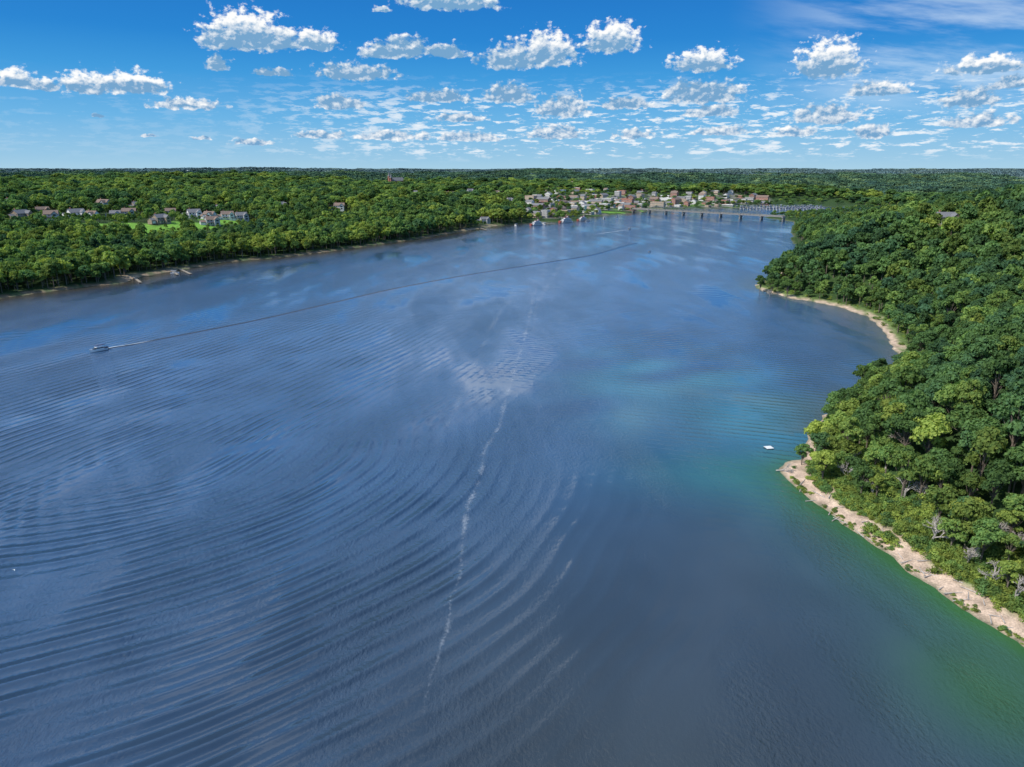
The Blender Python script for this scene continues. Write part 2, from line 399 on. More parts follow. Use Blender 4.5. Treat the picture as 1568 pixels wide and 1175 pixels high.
def make_tree(name,seed,n,size,h=13,rad=4.6,nl=16,limbs=True,lob=(1.2,2.2),mat=None):
    r=np.random.default_rng(seed); lobes=[]
    ch=h*.66; cz=h-ch*.5; ex=r.uniform(.85,1.2)
    for i in range(nl):
        a=i*2.399+r.uniform(-.5,.5); q=math.sqrt((i+.5)/nl)*.85
        zz=math.sqrt(max(0,1-q*q))*(r.uniform(.2,1.1) if i>1 else 1)*ch*.45
        if i%4==3: zz=-r.uniform(.1,.6)*ch*.4
        L=r.uniform(*lob)
        lobes.append(((q*math.cos(a)*rad*r.uniform(.75,1.2)*ex,q*math.sin(a)*rad*r.uniform(.75,1.2)/ex,cz+zz),L))
    vs,fs=leafquads(lobes,n,size,r)
    mb=MB()
    ht=cz+ch*.1; mb.cyl((0,0,-1.5),(r.uniform(-.3,.3),r.uniform(-.3,.3),ht*.55),.32,.22,1,7)
    mb.cyl((0,0,ht*.5),(r.uniform(-.6,.6),r.uniform(-.6,.6),h*.85),.22,.06,1,6)
    if limbs:
        for l in lobes[::1]:
            mb.cyl((0,0,h*r.uniform(.28,.5)),l[0],.13,.035,1,5,False)
    nb=len(mb.v)
    me=bpy.data.meshes.new(name)
    me.from_pydata(mb.v+[tuple(p) for p in vs],[],mb.f+[tuple(int(i)+nb for i in f) for f in fs])
    me.materials.append(M_leaf); me.materials.append(M_bark)
    me.polygons.foreach_set('material_index',mb.m+[0]*len(fs)); me.update(); return me
def make_grove(name,seed,mat):
    r=np.random.default_rng(seed); lobes=[]
    for i in range(24):
        a=i*2.399; q=math.sqrt((i+.5)/24)*17
        h=r.uniform(8,13)
        lobes.append(((q*math.cos(a)+r.uniform(-2,2),q*math.sin(a)+r.uniform(-2,2),h-3.5),r.uniform(3.2,4.8)))
    vs,fs=leafquads(lobes,700,1.9,r)
    me=bpy.data.meshes.new(name); me.from_pydata([tuple(p) for p in vs],[],[tuple(map(int,f)) for f in fs])
    me.materials.append(mat); return me
def coll_of(name,meshes):
    c=bpy.data.collections.new(name)
    for i,me in enumerate(meshes): obj(name+'_%d'%i,me,coll=c)
    return c
near_m=[make_tree('tree_near_mesh_%d'%i,100+i,2200,.40,h=10.5+1.5*(i%4),rad=3.2+.6*(i%3),nl=17+i,lob=(.8,1.8)) for i in range(7)]
mid_m=[make_tree('tree_mid_mesh_%d'%i,200+i,500,.85,h=12+1.2*(i%3),rad=4.0+.5*(i%2),nl=15,limbs=False,lob=(1.1,2.3)) for i in range(6)]
C_near=coll_of('near_trees',near_m); C_mid=coll_of('mid_trees',mid_m)
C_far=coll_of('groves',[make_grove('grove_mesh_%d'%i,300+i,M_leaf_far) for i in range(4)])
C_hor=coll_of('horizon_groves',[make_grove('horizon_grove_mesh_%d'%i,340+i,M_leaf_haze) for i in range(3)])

def scatter(name,pts,scl,tint,coll,nvar):
    n=len(pts); me=bpy.data.meshes.new(name); me.vertices.add(n); me.vertices.foreach_set('co',pts.astype(np.float32).ravel())
    a=me.attributes.new('scl','FLOAT_VECTOR','POINT'); a.data.foreach_set('vector',scl.astype(np.float32).ravel())
    a=me.attributes.new('rz','FLOAT_VECTOR','POINT'); rv=np.zeros((n,3)); rv[:,2]=rng.uniform(0,6.28,n); a.data.foreach_set('vector',rv.astype(np.float32).ravel())
    a=me.attributes.new('tint','FLOAT','POINT'); a.data.foreach_set('value',tint.astype(np.float32))
    a=me.attributes.new('var','INT','POINT'); a.data.foreach_set('value',rng.integers(0,nvar,n).astype(np.int32))
    me.update(); o=obj(name,me)
    g=bpy.data.node_groups.new(name+'_gn','GeometryNodeTree')
    g.interface.new_socket('Geometry',in_out='INPUT',socket_type='NodeSocketGeometry')
    g.interface.new_socket('Geometry',in_out='OUTPUT',socket_type='NodeSocketGeometry')
    gi=g.nodes.new('NodeGroupInput'); go=g.nodes.new('NodeGroupOutput')
    ip=g.nodes.new('GeometryNodeInstanceOnPoints'); ci=g.nodes.new('GeometryNodeCollectionInfo')
    ci.inputs['Collection'].default_value=coll; ci.inputs['Separate Children'].default_value=True; ci.inputs['Reset Children'].default_value=True
    def na(nm,t):
        q=g.nodes.new('GeometryNodeInputNamedAttribute'); q.data_type=t; q.inputs[0].default_value=nm; return q.outputs[0]
    L=g.links.new
    L(gi.outputs[0],ip.inputs['Points']); L(ci.outputs[0],ip.inputs['Instance']); ip.inputs['Pick Instance'].default_value=True
    L(na('var','INT'),ip.inputs['Instance Index']); L(na('rz','FLOAT_VECTOR'),ip.inputs['Rotation']); L(na('scl','FLOAT_VECTOR'),ip.inputs['Scale'])
    L(ip.outputs[0],go.inputs[0])
    md=o.modifiers.new('instances','NODES'); md.node_group=g
    return o
P=[]
r_=70.0
while r_<14000:
    s=6.0 if r_<430 else max(7.2,r_*.0085); n=int(2.05*r_/s)
    a=-.98+2.05*(np.arange(n)+rng.uniform(0,1,n)*.9)/n
    rr=r_+rng.uniform(-.45,.45,n)*s
    P.append(np.stack([rr*np.sin(a),rr*np.cos(a),rr,np.full(n,s)],1)); r_+=s*.9
P=np.concatenate(P)
h,d,s_=terrain(P[:,0],P[:,1])
x,y,r0,sp_=P.T
mind=np.where(s_,np.where(y<205,12+3.5*sines(x,y,20,31),np.where(y<330,3,6.5)),8+2*sines(x,y,30,33))
mind=np.where(s_&(r0>1200),10,mind)
ok=d>mind
for lx,ly,rx,ry in lawns:
    ok&=(((x-lx)/(rx+3))**2+((y-ly)/(ry+3))**2>1)|(rng.random(len(x))<.09)
small=np.ones(len(x))
for hx,hy,hz,k in houses:
    q=math.hypot(hx,hy); tx,ty=-hx/q,-hy/q
    al=(x-hx)*tx+(y-hy)*ty; ac=-(x-hx)*ty+(y-hy)*tx
    ok&=~((np.abs(ac)<12)&(al>-11)&(al<(22 if hx<0 else 16)))
    small=np.where((np.abs(ac)<20)&(al>0)&(al<120)&(hx<0),np.minimum(small,.28+al*.0034),small)
for bx,by,bz in bld:
    ok&=((x-bx)**2+(y-by)**2>12**2)
town=(x>20)&(x<900)&(y>1230)&(y<2000)&(~s_)&(d<560)
ok&=~town|(rng.random(len(x))<np.where(d<260,.4,.7))
q=math.hypot(church[0],church[1]); tx,ty=-church[0]/q,-church[1]/q
al=(x-church[0])*tx+(y-church[1])*ty; ac=-(x-church[0])*ty+(y-church[1])*tx
ok&=~((np.abs(ac)<28)&(al>-15)&(al<30))
small=np.where((np.abs(ac)<30)&(al>0)&(al<200),.6,small)
cq=sines(x,y,300,41); ok&=(cq<1.6)|s_|(r0<700)|(rng.random(len(x))<.15)
P=P[ok];h=h[ok];d=d[ok];s_=s_[ok];x,y,r0,sp_=P.T; town=town[ok]; small=small[ok]
tint=.42+.17*sines(x,y,120,51)+.19*rng.normal(size=len(x))
tint+=np.where((~s_)&(d<50)&(r0<1500),.28,0)+np.where(s_&(y<240)&(d<30),.15,0)+np.where(~s_&(d>100)&(r0<2300),.12,0)-np.where(s_&(d>40),.07,0)
tint-=np.where(~s_&(d>300),.12*np.clip(sines(x,y,420,57),0,2),0)
tint=np.clip(tint,0,1)
sc=rng.uniform(.64,1.25,len(x)); sc*=np.where((~s_)&(d<40),1.1,1.0); sc*=np.where(town,.62,1)*small; sc*=np.where(s_&(r0>1150)&(x<800),.42,1)
sc*=np.where(s_&(d<22)&(r0<600),.78,1)
pts=np.stack([x,y,h-.3],1)
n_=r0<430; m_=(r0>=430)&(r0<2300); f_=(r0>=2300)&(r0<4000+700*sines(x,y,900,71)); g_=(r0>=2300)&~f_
zs=sc*rng.uniform(.85,1.2,len(x))
mul=np.clip(sp_/7.6,1,3)
scatter('riverside_forest',pts[n_],np.stack([sc,sc,zs],1)[n_],tint[n_],C_near,7)
scatter('hillside_forest',pts[m_],np.stack([sc*mul,sc*mul,zs*np.clip(mul,1,1.2)],1)[m_],tint[m_],C_mid,6)
fs_=sp_/26*1.15; FS=np.stack([sc*fs_,sc*fs_,zs*1.1],1)
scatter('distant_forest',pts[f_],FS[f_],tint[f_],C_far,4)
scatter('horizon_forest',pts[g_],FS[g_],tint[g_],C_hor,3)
print('trees',n_.sum(),m_.sum(),f_.sum(), 'buildings',len(bld))

for u,v,s,t in [(1258,733,1.0,.95),(1285,722,.95,.8),(1335,742,.8,.6),(1378,768,.85,.55),(1432,800,.8,.75),(1455,845,.75,.6),(1500,868,.85,.5),(1540,905,.7,.8),(1262,690,.9,.85),(1300,665,1.0,.8),(1410,745,1.0,.45),(1530,820,1.0,.4),(1164,443,1.0,.4),(1182,446,.9,.5),(1205,452,1.0,.45),(1222,402,1.0,.5)]:
    X0,Y0=lvl(u,v,2); z=hgt(X0,Y0)
    o=obj('deciduous_tree',near_m[random.randrange(7)],(X0,Y0,z-.3),random.uniform(0,6),(s,s,s*random.uniform(.8,1))); o['tint']=t
def make_bush(name,seed):
    r=np.random.default_rng(seed); lobes=[((r.uniform(-1,1),r.uniform(-1,1),r.uniform(.4,1.1)),r.uniform(.5,.9)) for i in range(6)]
    vs,fs=leafquads(lobes,300,.2,r); mb=MB()
    for l in lobes: mb.cyl((0,0,-.2),l[0],.05,.02,1,5,False)
    nb=len(mb.v); me=bpy.data.meshes.new(name)
    me.from_pydata(mb.v+[tuple(p) for p in vs],[],mb.f+[tuple(int(i)+nb for i in f) for f in fs])
    me.materials.append(M_leaf); me.materials.append(M_bark); me.polygons.foreach_set('material_index',mb.m+[0]*len(fs)); return me
C_b=coll_of('bushes',[make_bush('bush_mesh_%d'%i,400+i) for i in range(4)])
bx=rng.uniform(75,150,12000); by=rng.uniform(60,230,12000)
bx2=rng.uniform(100,420,16000); by2=rng.uniform(230,800,16000)
bx=np.concatenate([bx,bx2]); by=np.concatenate([by,by2])
bh,bd,bs=terrain(bx,by)
pn=sines(bx,by,9,61)
okb=bs&(((bd>7)&(bd<22)&(rng.random(len(bx))<.8))|((bd>2.5)&(bd<9)&(pn>.5)&(rng.random(len(bx))<.5))|((bd>.2)&(bd<2.0)&(pn>-.2)&(by<200)))
bp_=np.stack([bx,by,bh-.1],1)[okb]; bs_=rng.uniform(.3,1.25,len(bp_))*np.where(bd[okb]<2,.45,1)
scatter('shrubs',bp_,np.stack([bs_,bs_,bs_],1),np.clip(.75+.2*rng.normal(size=len(bp_)),0,1),C_b,4)

def make_dead(name,seed,h=8):
    random.seed(seed); mb=MB()
    def br(p,d,l,r,k):
        q=p+d*l; mb.cyl(p,q,r,r*.6,0,5,False)
        if k==0: return
        for i in range(random.choice([3,4])):
            nd=(d+Vector((random.gauss(0,.55),random.gauss(0,.55),random.gauss(.12,.35)))).normalized()
            br(p+d*l*random.uniform(.45,1),nd,l*random.uniform(.55,.8),r*.6,k-1)
    br(Vector((0,0,-.4)),Vector((random.uniform(-.3,.3),random.uniform(-.3,.3),1)).normalized(),h*.36,.26,4)
    return mb.mesh(name,[M_dead])
dm=[make_dead('dead_tree_mesh_%d'%i,500+i) for i in range(3)]
for i,(u,v) in enumerate([(1296,738),(1318,752),(1405,790),(1425,830),(1350,748),(1480,865),(1525,895),(1555,920),(1180,450),(1300,722),(1335,765),(1440,815),(1500,850),(1380,780),(1545,870),(1470,830),(1520,860),(1365,735)]):
    X0,Y0=lvl(u,v,2); obj('dead_tree',dm[i%3],(X0,Y0,hgt(X0,Y0)),i*1.3,random.uniform(.8,1.35))
X0,Y0=lvl(1190,722); o=obj('fallen_tree',dm[1],(X0,Y0,.3),2.6,.9); o.rotation_euler=(R(84),0,R(70))
random.seed(5)
mb=MB()
for i in range(34):
    u=random.uniform(1225,1540); v=770+(u-1250)*.66+random.uniform(-25,0); X0,Y0=lvl(u,v,1); z=max(hgt(X0,Y0),0); a=random.uniform(0,3.14); l=random.uniform(.8,2.6)
    mb.cyl((X0-math.cos(a)*l,Y0-math.sin(a)*l,z+.15),(X0+math.cos(a)*l,Y0+math.sin(a)*l,z+.25),.14,.07,0,6)
obj('driftwood',mb.mesh('driftwood',[M_dead]))

# ------------------------------------------------------------------ buildings
glass=simple('window_glass',(.03,.04,.05),.15,.1)
trim=simple('white_trim',(.72,.72,.69),.6,.08)
walls=[simple('brown_siding',(.32,.24,.175)),simple('grey_siding',(.42,.43,.44)),simple('white_siding',(.72,.72,.70),.7,.1),simple('blue_siding',(.34,.42,.52))]
roofs=[simple('shingle_grey',(.17,.17,.18),.9,.3,4),simple('shingle_brown',(.21,.15,.12),.9,.3,4)]
bricks=[simple('red_brick',(.38,.17,.12)),simple('tan_brick',(.48,.37,.27)),simple('white_wall',(.72,.71,.68),.7,.1),simple('dark_brick',(.27,.14,.10)),simple('grey_stone',(.40,.39,.38))]
flat=simple('flat_roof',(.33,.33,.34),.9,.25,.5); flat2=simple('roof_white',(.6,.6,.6),.9,.15,.5)
conc=simple('concrete',(.23,.225,.215),.85,.15,.4); steel=simple('steel_truss',(.15,.18,.18),.5,.2)
asph=simple('asphalt',(.06,.06,.06),.9,.2); wood=simple('dock_wood',(.32,.27,.21),.9,.25)
def windows(mb,w,dp,z0,fl,fh,gi,ti,step=3.0):
    for f in range(fl):
        z=z0+fh*f+fh*.55
        for sgn in(-1,1):
            n=max(1,int(w/step))
            for i in range(n):
                x=(i-(n-1)/2)*w/n
                mb.box((x,sgn*(dp/2+.03),z),(1.5,.08,1.9),ti); mb.box((x,sgn*(dp/2+.07),z),(1.15,.06,1.55),gi)
            n=max(1,int(dp/step))
            for i in range(n):
                y=(i-(n-1)/2)*dp/n
                mb.box((sgn*(w/2+.03),y,z),(.08,1.5,1.9),ti); mb.box((sgn*(w/2+.07),y,z),(.06,1.15,1.55),gi)
def house_mesh(k,seed):
    random.seed(seed); mb=MB(); w=random.uniform(13,17); dp=9.5; fl=2; hh=6.2
    mb.box((0,0,hh/2-1),(w,dp,hh+2),0); windows(mb,w,dp,.2,2,3,3,2)
    mb.gable((0,0,hh),(w,dp,3.6),1,0)
    mb.box((w*.28,-dp/2-2,hh/2-1),(6,4,hh+1.9),0); mb.gable((w*.28,-dp/2-1.2,hh-.1),(6.2,6,2.8),1,0,.4,'y')
    for f in(0,1): mb.box((w*.28,-dp/2-4.05,1.9+3*f),(2.6,.1,1.6),3)
    mb.box((-w*.3,1.2,hh+3.6),(1,1,3.4),4)
    mb.box((-w*.2,-dp/2-1.3,2.9),(w*.5,2.5,.2),1)
    for i in range(4): mb.box((-w*.42+i*w*.15,-dp/2-2.4,1.4),(.2,.2,2.8),2)
    mb.box((-w/2-3,1,1.2),(6,7,4.4),0); mb.gable((-w/2-3.2,1,3.4),(5.6,7,2.2),1,0,.3)
    mb.box((-w/2-3,-2.56,1.1),(4,.1,2.3),2)
    return mb.mesh('house_mesh',[walls[k],roofs[seed%2],trim,glass,bricks[0]])
for i,(X0,Y0,z,k) in enumerate(houses):
    nm=['brown_house','grey_house','white_house','blue_house'][k]
    rz=math.atan2(-X0,Y0)+random.uniform(-.8,.8)
    obj(nm,house_mesh(k,i),(X0,Y0,z+.5),rz,random.uniform(.9,1.15) if X0<0 else .9)
random.seed(9)
def town_mesh(i):
    mb=MB(); w=random.choice([12,15,20,28,18,34]); dp=random.uniform(11,15); fl=random.choice([1,2,2,3,3]); fh=3.6; hh=fl*fh+.8
    mb.box((0,0,hh/2-2),(w,dp,hh+4),0); windows(mb,w,dp,0,fl,fh,3,2,2.8)
    if i%2==0:
        mb.gable((0,0,hh),(w,dp,4),1,0)
        mb.box((w*.25,dp*.2,hh+3.4),(1,1,2.6),0)
    else:
        t=.4
        for sg in(-1,1):
            mb.box((0,sg*(dp/2-t/2+.12),hh+.45),(w+.3,t,.9),2 if i%4==1 else 0); mb.box((sg*(w/2-t/2+.12),0,hh+.45),(t,dp-.7,.9),0)
        mb.box((0,0,hh+.05),(w-.9,dp-.9,.1),4)
        mb.box((w*.2,dp*.1,hh+.9),(3,2.4,1.6),5); mb.box((-w*.25,-dp*.1,hh+.6),(1.8,1.8,1.0),5)
    mb.box((0,-dp/2-.9,3.2),(w*.9,1.7,.15),2)
    wi=random.choice([0,0,1,1,2,2,3,3,0,4,2]); 
    return mb.mesh('town_building_mesh',[bricks[wi],random.choice(roofs),trim,glass,random.choice([flat,flat,flat2]),conc]),wi
TB=[town_mesh(i) for i in range(30)]
for i,(X0,Y0,z) in enumerate(bld):
    me,wi=TB[i%30]; nm=['brick_building','tan_brick_building','white_building','dark_brick_building','stone_building'][wi]
    obj(nm,me,(X0,Y0,z+.1),-.55+random.choice([0,0,1.571])+random.uniform(-.1,.1),random.uniform(.8,1.15))
# church
mb=MB(); mb.box((0,0,5),(34,14,14),0); mb.gable((0,0,12),(34,14,8),1,0)
for i in range(6):
    for sg in(-1,1): mb.box((-13+i*5.2,sg*7.04,6.5),(1.6,.12,5.5),2)
for sy,hh in((-6.5,24),(6.5,20)):
    mb.box((18.6,sy,hh/2-1),(5.6,5.6,hh+2),0)
    for q in(0,1,2,3):
        a=q*math.pi/2; mb.box((18.6+2.83*math.cos(a),sy+2.83*math.sin(a),hh-3),(.12,1.4,3.2),2,a)
    mb.box((18.6,sy,hh+.2),(6.2,6.2,.5),3); mb.cyl((18.6,sy,hh+.45),(18.6,sy,hh+11),3.5,.1,1,8)
    mb.box((18.6,sy,hh+12),(.2,.2,2.4),3); mb.box((18.6,sy,hh+12.3),(.2,1.3,.2),3)
obj('church',mb.mesh('church',[bricks[0],roofs[0],glass,trim]),(church[0],church[1],church[2]),-2.6,1.15)
mb=MB(); 
for a in range(4): mb.cyl((3*math.cos(a*1.57),3*math.sin(a*1.57),0),(2.4*math.cos(a*1.57),2.4*math.sin(a*1.57),24),.3,.3,0,6)
mb.cyl((0,0,0),(0,0,24),.7,.7,0); mb.cyl((0,0,23.5),(0,0,25.5),1.5,5,0,16); mb.cyl((0,0,25.5),(0,0,29.5),5,5,0,16); mb.cyl((0,0,29.5),(0,0,32),5,.4,0,16)
x0,y0=-1500,3400; obj('water_tower',mb.mesh('water_tower',[trim]),(x0,y0,hgt(x0,y0)-6))

# ------------------------------------------------------------------ bridge
a=Vector((*lvl(970,321.5,6),0)); c_=Vector((*lvl(1200,334,6),0)); L=(c_-a).length
mb=MB(); zd=9.0
mb.box((L/2,0,zd-.9),(L,9,1.7),0); mb.box((L/2,0,zd-.02),(L-.5,7,.06),2)
for sg in(-1,1): mb.box((L/2,sg*4.3,zd+.6),(L,.25,1.1),0)
ns=8; sl=L/ns
for i in range(ns+1):
    x=i*sl
    for sg in(-1,1): mb.cyl((x,sg*3,-4),(x,sg*3,zd-2.4),1.6,1.2,0,10)
    mb.box((x,0,zd-2.4),(2.8,10,1.3),0); mb.box((x,0,1.0),(2.4,6.6,4),0)
def bar(p,q,r): mb.cyl(p,q,r,r,1,4,False)
for i in range(1,ns-1):
    n=6; x0=i*sl+.6; w=(sl-1.2)/n; hs=[0,5.2,6.6,7.2,6.6,5.2,0]
    for sg in(-1,1):
        yy=sg*4.7
        for j in range(n):
            p=(x0+j*w,yy,zd+hs[j]); q=(x0+(j+1)*w,yy,zd+hs[j+1]); bar(p,q,.45)
            if 0<j: bar((x0+j*w,yy,zd),p,.3)
            if 0<j<n-1: bar((x0+j*w,yy,zd),q,.22) if j>=3 else bar(p,(x0+(j+1)*w,yy,zd),.22)
    for j in range(1,n): bar((x0+j*w,-4.7,zd+hs[j]),(x0+j*w,4.7,zd+hs[j]),.2)
dv=c_-a
obj('truss_bridge',mb.mesh('truss_bridge',[conc,steel,asph]),(a.x,a.y,0),math.atan2(dv.y,dv.x))

# ------------------------------------------------------------------ boats
hullw=simple('boat_gelcoat',(.8,.8,.8),.25,.03); canv=simple('boat_canvas',(.05,.08,.16),.8,.1); redp=simple('red_paint',(.35,.08,.06),.5,.1); blk=simple('outboard_black',(.03,.03,.03),.4,.1)
def hull(mb,L,Wd,fb,mat,dmat,draft=.4):
    secs=[];n=12
    for i in range(n+1):
        s=i/n; x=-L/2+L*s; w=Wd/2*(1-max(0,(s-.45)/.55)**2.2)*(.92+.08*min(1,s*4)); w=max(w,.03)
        sh=fb*(1+.35*s*s); secs.append([(x,-w,sh),(x+.0,-w*.9,fb*.15),(x,-w*.55,-draft*.6),(x,0,-draft*(1-.7*max(0,(s-.7)/.3))),(x,w*.55,-draft*.6),(x,w*.9,fb*.15),(x,w,sh)])
    vs=[p for s_2 in secs for p in s_2]; fs=[]
    for i in range(n):
        for j in range(6): o=i*7+j; fs.append((o,o+1,o+8,o+7))
    fs.append(tuple(range(6,-1,-1))); mb.add(vs,fs,mat)
    dk=[];df=[]
    for i,s_2 in enumerate(secs):
        p,q=s_2[0],s_2[6]; dk+=[(p[0],p[1]*.96,p[2]-.08),(q[0],q[1]*.96,q[2]-.08)]
    for i in range(n): df.append((2*i,2*i+1,2*i+3,2*i+2))
    mb.add(dk,df,dmat)
def motorboat(k=0):
    mb=MB(); hull(mb,7.8,2.7,1.0,0,0)
    mb.box((-.4,0,1.45),(3.4,2.0,1.0),0); mb.box((-.4,0,1.55),(3.46,2.06,.42),1)
    mb.add([(1.3,-1,1.05),(1.3,1,1.05),(2.6,.55,1.2),(2.6,-.55,1.2),(1.3,-.95,1.9),(1.3,.95,1.9)],[(0,3,4),(1,5,2),(3,2,5,4)],1)
    for sx in(-2.9,-.2,1.1):
        for sy in(-1,1): mb.cyl((sx,sy,1),(sx,sy*.95,2.75),.04,.04,0,5)
    mb.box((-.9,0,2.8),(4.4,2.3,.12),2 if k else 0); mb.box((-.9,0,2.92),(3.2,1.6,.1),2)
    for sy in(-.45,.45): mb.box((-4.1,sy,.9),(.55,.4,1.0),3); mb.box((-4.1,sy,.1),(.2,.15,1.0),3)
    mb.box((-3.2,0,1.2),(.6,2.1,.45),2)
    for i in range(6): 
        s=i/5; mb.cyl((1.8+s*2,-1.1*(1-s*.9),1.2),(1.8+s*2,-1.1*(1-s*.9),1.75),.025,.025,0,4); mb.cyl((1.8+s*2,1.1*(1-s*.9),1.2),(1.8+s*2,1.1*(1-s*.9),1.75),.025,.025,0,4)
    return mb.mesh('motorboat_mesh',[hullw,glass,canv,blk])
m0=motorboat(0); m1=motorboat(1)
X0,Y0=lvl(151,538); X1,Y1=lvl(215,526); obj('motorboat',m1,(X0,Y0,.1),math.atan2(Y0-Y1,X0-X1),1.1)
X0,Y0=lvl(964,351); X1,Y1=lvl(900,361); obj('motorboat',m0,(X0,Y0,.1),math.atan2(Y0-Y1,X0-X1),1.0)
X0,Y0=lvl(995,386); obj('motorboat',m1,(X0,Y0,.0),.6,.55)
random.seed(3)
for row,(u0,u1,v) in enumerate([(1128,1262,317.8),(1135,1264,319.6),(1150,1258,321.4)]):
    u=u0
    while u<u1:
        X0,Y0=lvl(u,v); obj('moored_boat',random.choice([m0,m1]),(X0,Y0,0),1.2+random.uniform(-.05,.05),random.uniform(1.6,2.4)); u+=random.uniform(4.2,6)
for u,v in [(790,345),(832,343),(900,338),(925,334),(945,331),(268,418)]:
    X0,Y0=lvl(u,v+1.2); obj('moored_boat',random.choice([m0,m1]),(X0,Y0,0),random.uniform(0,3),random.uniform(.9,1.6))
def dock(pa,pb,w=2.2):
    mb=MB(); a=Vector((*pa,0)); c=Vector((*pb,0)); d=c-a; L=d.length; n=int(L/3)+1
    for i in range(int(L/.5)): mb.box((i*.5+.25,0,.75),(.46,w,.1),0)
    for i in range(n+1):
        for sg in(-1,1): mb.cyl((i*L/n,sg*(w/2+.1),-3),(i*L/n,sg*(w/2+.1),1.3),.14,.12,0,6)
    obj('wooden_dock',mb.mesh('dock',[wood]),(a.x,a.y,0),math.atan2(d.y,d.x))
dock(lvl(1120,318.7),lvl(1265,318.7),3); dock(lvl(275,413),lvl(292,421)); dock(lvl(262,414),lvl(272,422)); dock(lvl(205,426),lvl(215,434)); dock(lvl(815,341),lvl(850,344),3); dock(lvl(735,350),lvl(745,353))
mb=MB(); hull(mb,32,8.5,1.3,0,0,.6)
for k,(l,w) in enumerate([(25,7.6),(21,6.8),(13,5)]):
    z=1.5+2.7*k; mb.box((-1.5,0,z+1.1),(l-2.5,w-1.6,2.2),0); mb.box((-1.5,0,z+2.35),(l,w,.22),0 if k<2 else 2)
    for i in range(int(l/2)):
        for sg in(-1,1):
            mb.cyl((-1.5-l/2+.6+i*2,sg*(w/2-.15),z),(-1.5-l/2+.6+i*2,sg*(w/2-.15),z+2.3),.07,.07,0,5)
            mb.box((-1.5-l/2+2+i*1.8,sg*((w-1.6)/2+.03),z+1.3),(1,.08,.9),1) if i*1.8<l-4 else None
    for sg in(-1,1): mb.box((-1.5,sg*(w/2-.1),z+.9),(l,.06,.1),2)
mb.box((2,0,10.6),(3,3,2.2),0); mb.box((2,0,10.9),(3.06,3.06,.9),1); mb.box((2,0,11.8),(3.6,3.6,.2),2)
for sg in(-1,1): mb.cyl((5.5,sg*1.8,7),(5.5,sg*1.8,15),.35,.35,3,10); mb.cyl((5.5,sg*1.8,15),(5.5,sg*1.8,15.7),.35,.7,3,10)
mb.cyl((-17.5,-2.8,1.5),(-17.5,2.8,1.5),.3,.3,2,8)
for i in range(12):
    t=i*math.pi/6; mb.box((-17.5+2*math.cos(t),0,1.5+2*math.sin(t)),(.7,5.4,.7),2)
rb=mb.mesh('riverboat_mesh',[hullw,glass,redp,blk])
for u,v,s in [(868,341,1.0),(823,345,.85),(893,338,.8)]:
    X0,Y0=lvl(u,v); obj('paddle_riverboat',rb,(X0,Y0,0),.75,s)
mb=MB(); 
for i in range(8): mb.box((0,-1.2+i*.34,.5),(3,.31,.08),0)
for sg in(-1,1): mb.cyl((-1.4,sg*.9,.15),(1.4,sg*.9,.15),.3,.3,1,12); mb.box((0,sg*1.3,.42),(3,.08,.2),0)
mb.cyl((1.6,-.3,-.4),(1.6,-.3,1.3),.04,.04,1,6); mb.cyl((1.6,.3,-.4),(1.6,.3,1.3),.04,.04,1,6)
for k in range(4): mb.cyl((1.6,-.3,-.2+k*.35),(1.6,.3,-.2+k*.35),.03,.03,1,6)
X0,Y0=lvl(1177,687); obj('swim_raft',mb.mesh('swim_raft',[hullw,blk]),(X0,Y0,0),.2,.85)

# ------------------------------------------------------------------ world
SAZ,SEL=-112,47
w=bpy.data.worlds.new('World'); scene.world=w; w.use_nodes=True; w.node_tree.nodes.clear(); b=NT(w.node_tree)
try:
    w.cycles.sampling_method='MANUAL'; w.cycles.sample_map_resolution=256
except Exception as ex: print(ex)
sky=b.n('ShaderNodeTexSky',sky_type='NISHITA',sun_disc=False,sun_elevation=R(SEL),sun_rotation=R(SAZ%360),air_density=1.0,dust_density=.3,ozone_density=2.0)
dirn=b.v('NORMALIZE',b.n('ShaderNodeTexCoord').outputs['Generated'])
xyz=b.n('ShaderNodeSeparateXYZ',{0:dirn})
el=b.m('MULTIPLY',b.m('ARCSINE',xyz.outputs[2]),57.2958)
az=b.m('MULTIPLY',b.m('ARCTAN2',xyz.outputs[0],xyz.outputs[1]),57.2958)
ramp=b.n('ShaderNodeValToRGB',{0:b.m('DIVIDE',el,60)}); e=ramp.color_ramp.elements
stops=[(0,(.38,.64,.83)),(.8,(.30,.58,.82)),(3.5,(.125,.45,.81)),(6.5,(.030,.32,.74)),(9,(.003,.225,.66)),(12,(.001,.18,.60)),(17,(.04,.24,.64)),(28,(.09,.29,.66)),(60,(.10,.26,.56))]
e[0].position=0; e[0].color=(*stops[0][1],1); e[1].position=1; e[1].color=(*stops[-1][1],1)
for q,c in stops[1:-1]: k=e.new(q/60); k.color=(*c,1)
grad=b.v('SCALE',ramp.outputs[0]); grad.node.inputs['Scale'].default_value=10.0
base0=b.mix(.92,sky.outputs[0],grad)
P3=b.n('ShaderNodeCombineXYZ',{0:az,1:el,2:el}).outputs[0]
P2=b.n('ShaderNodeCombineXYZ',{0:az,1:b.m('MULTIPLY',el,1.35),2:0.0}).outputs[0]
nc=b.noise(P2,1.5,2,.5,out=1)
Pw=b.v('ADD',P3,b.v('MULTIPLY',b.v('SUBTRACT',nc,(.5,.5,.5)),(1.0,.42,.42)))
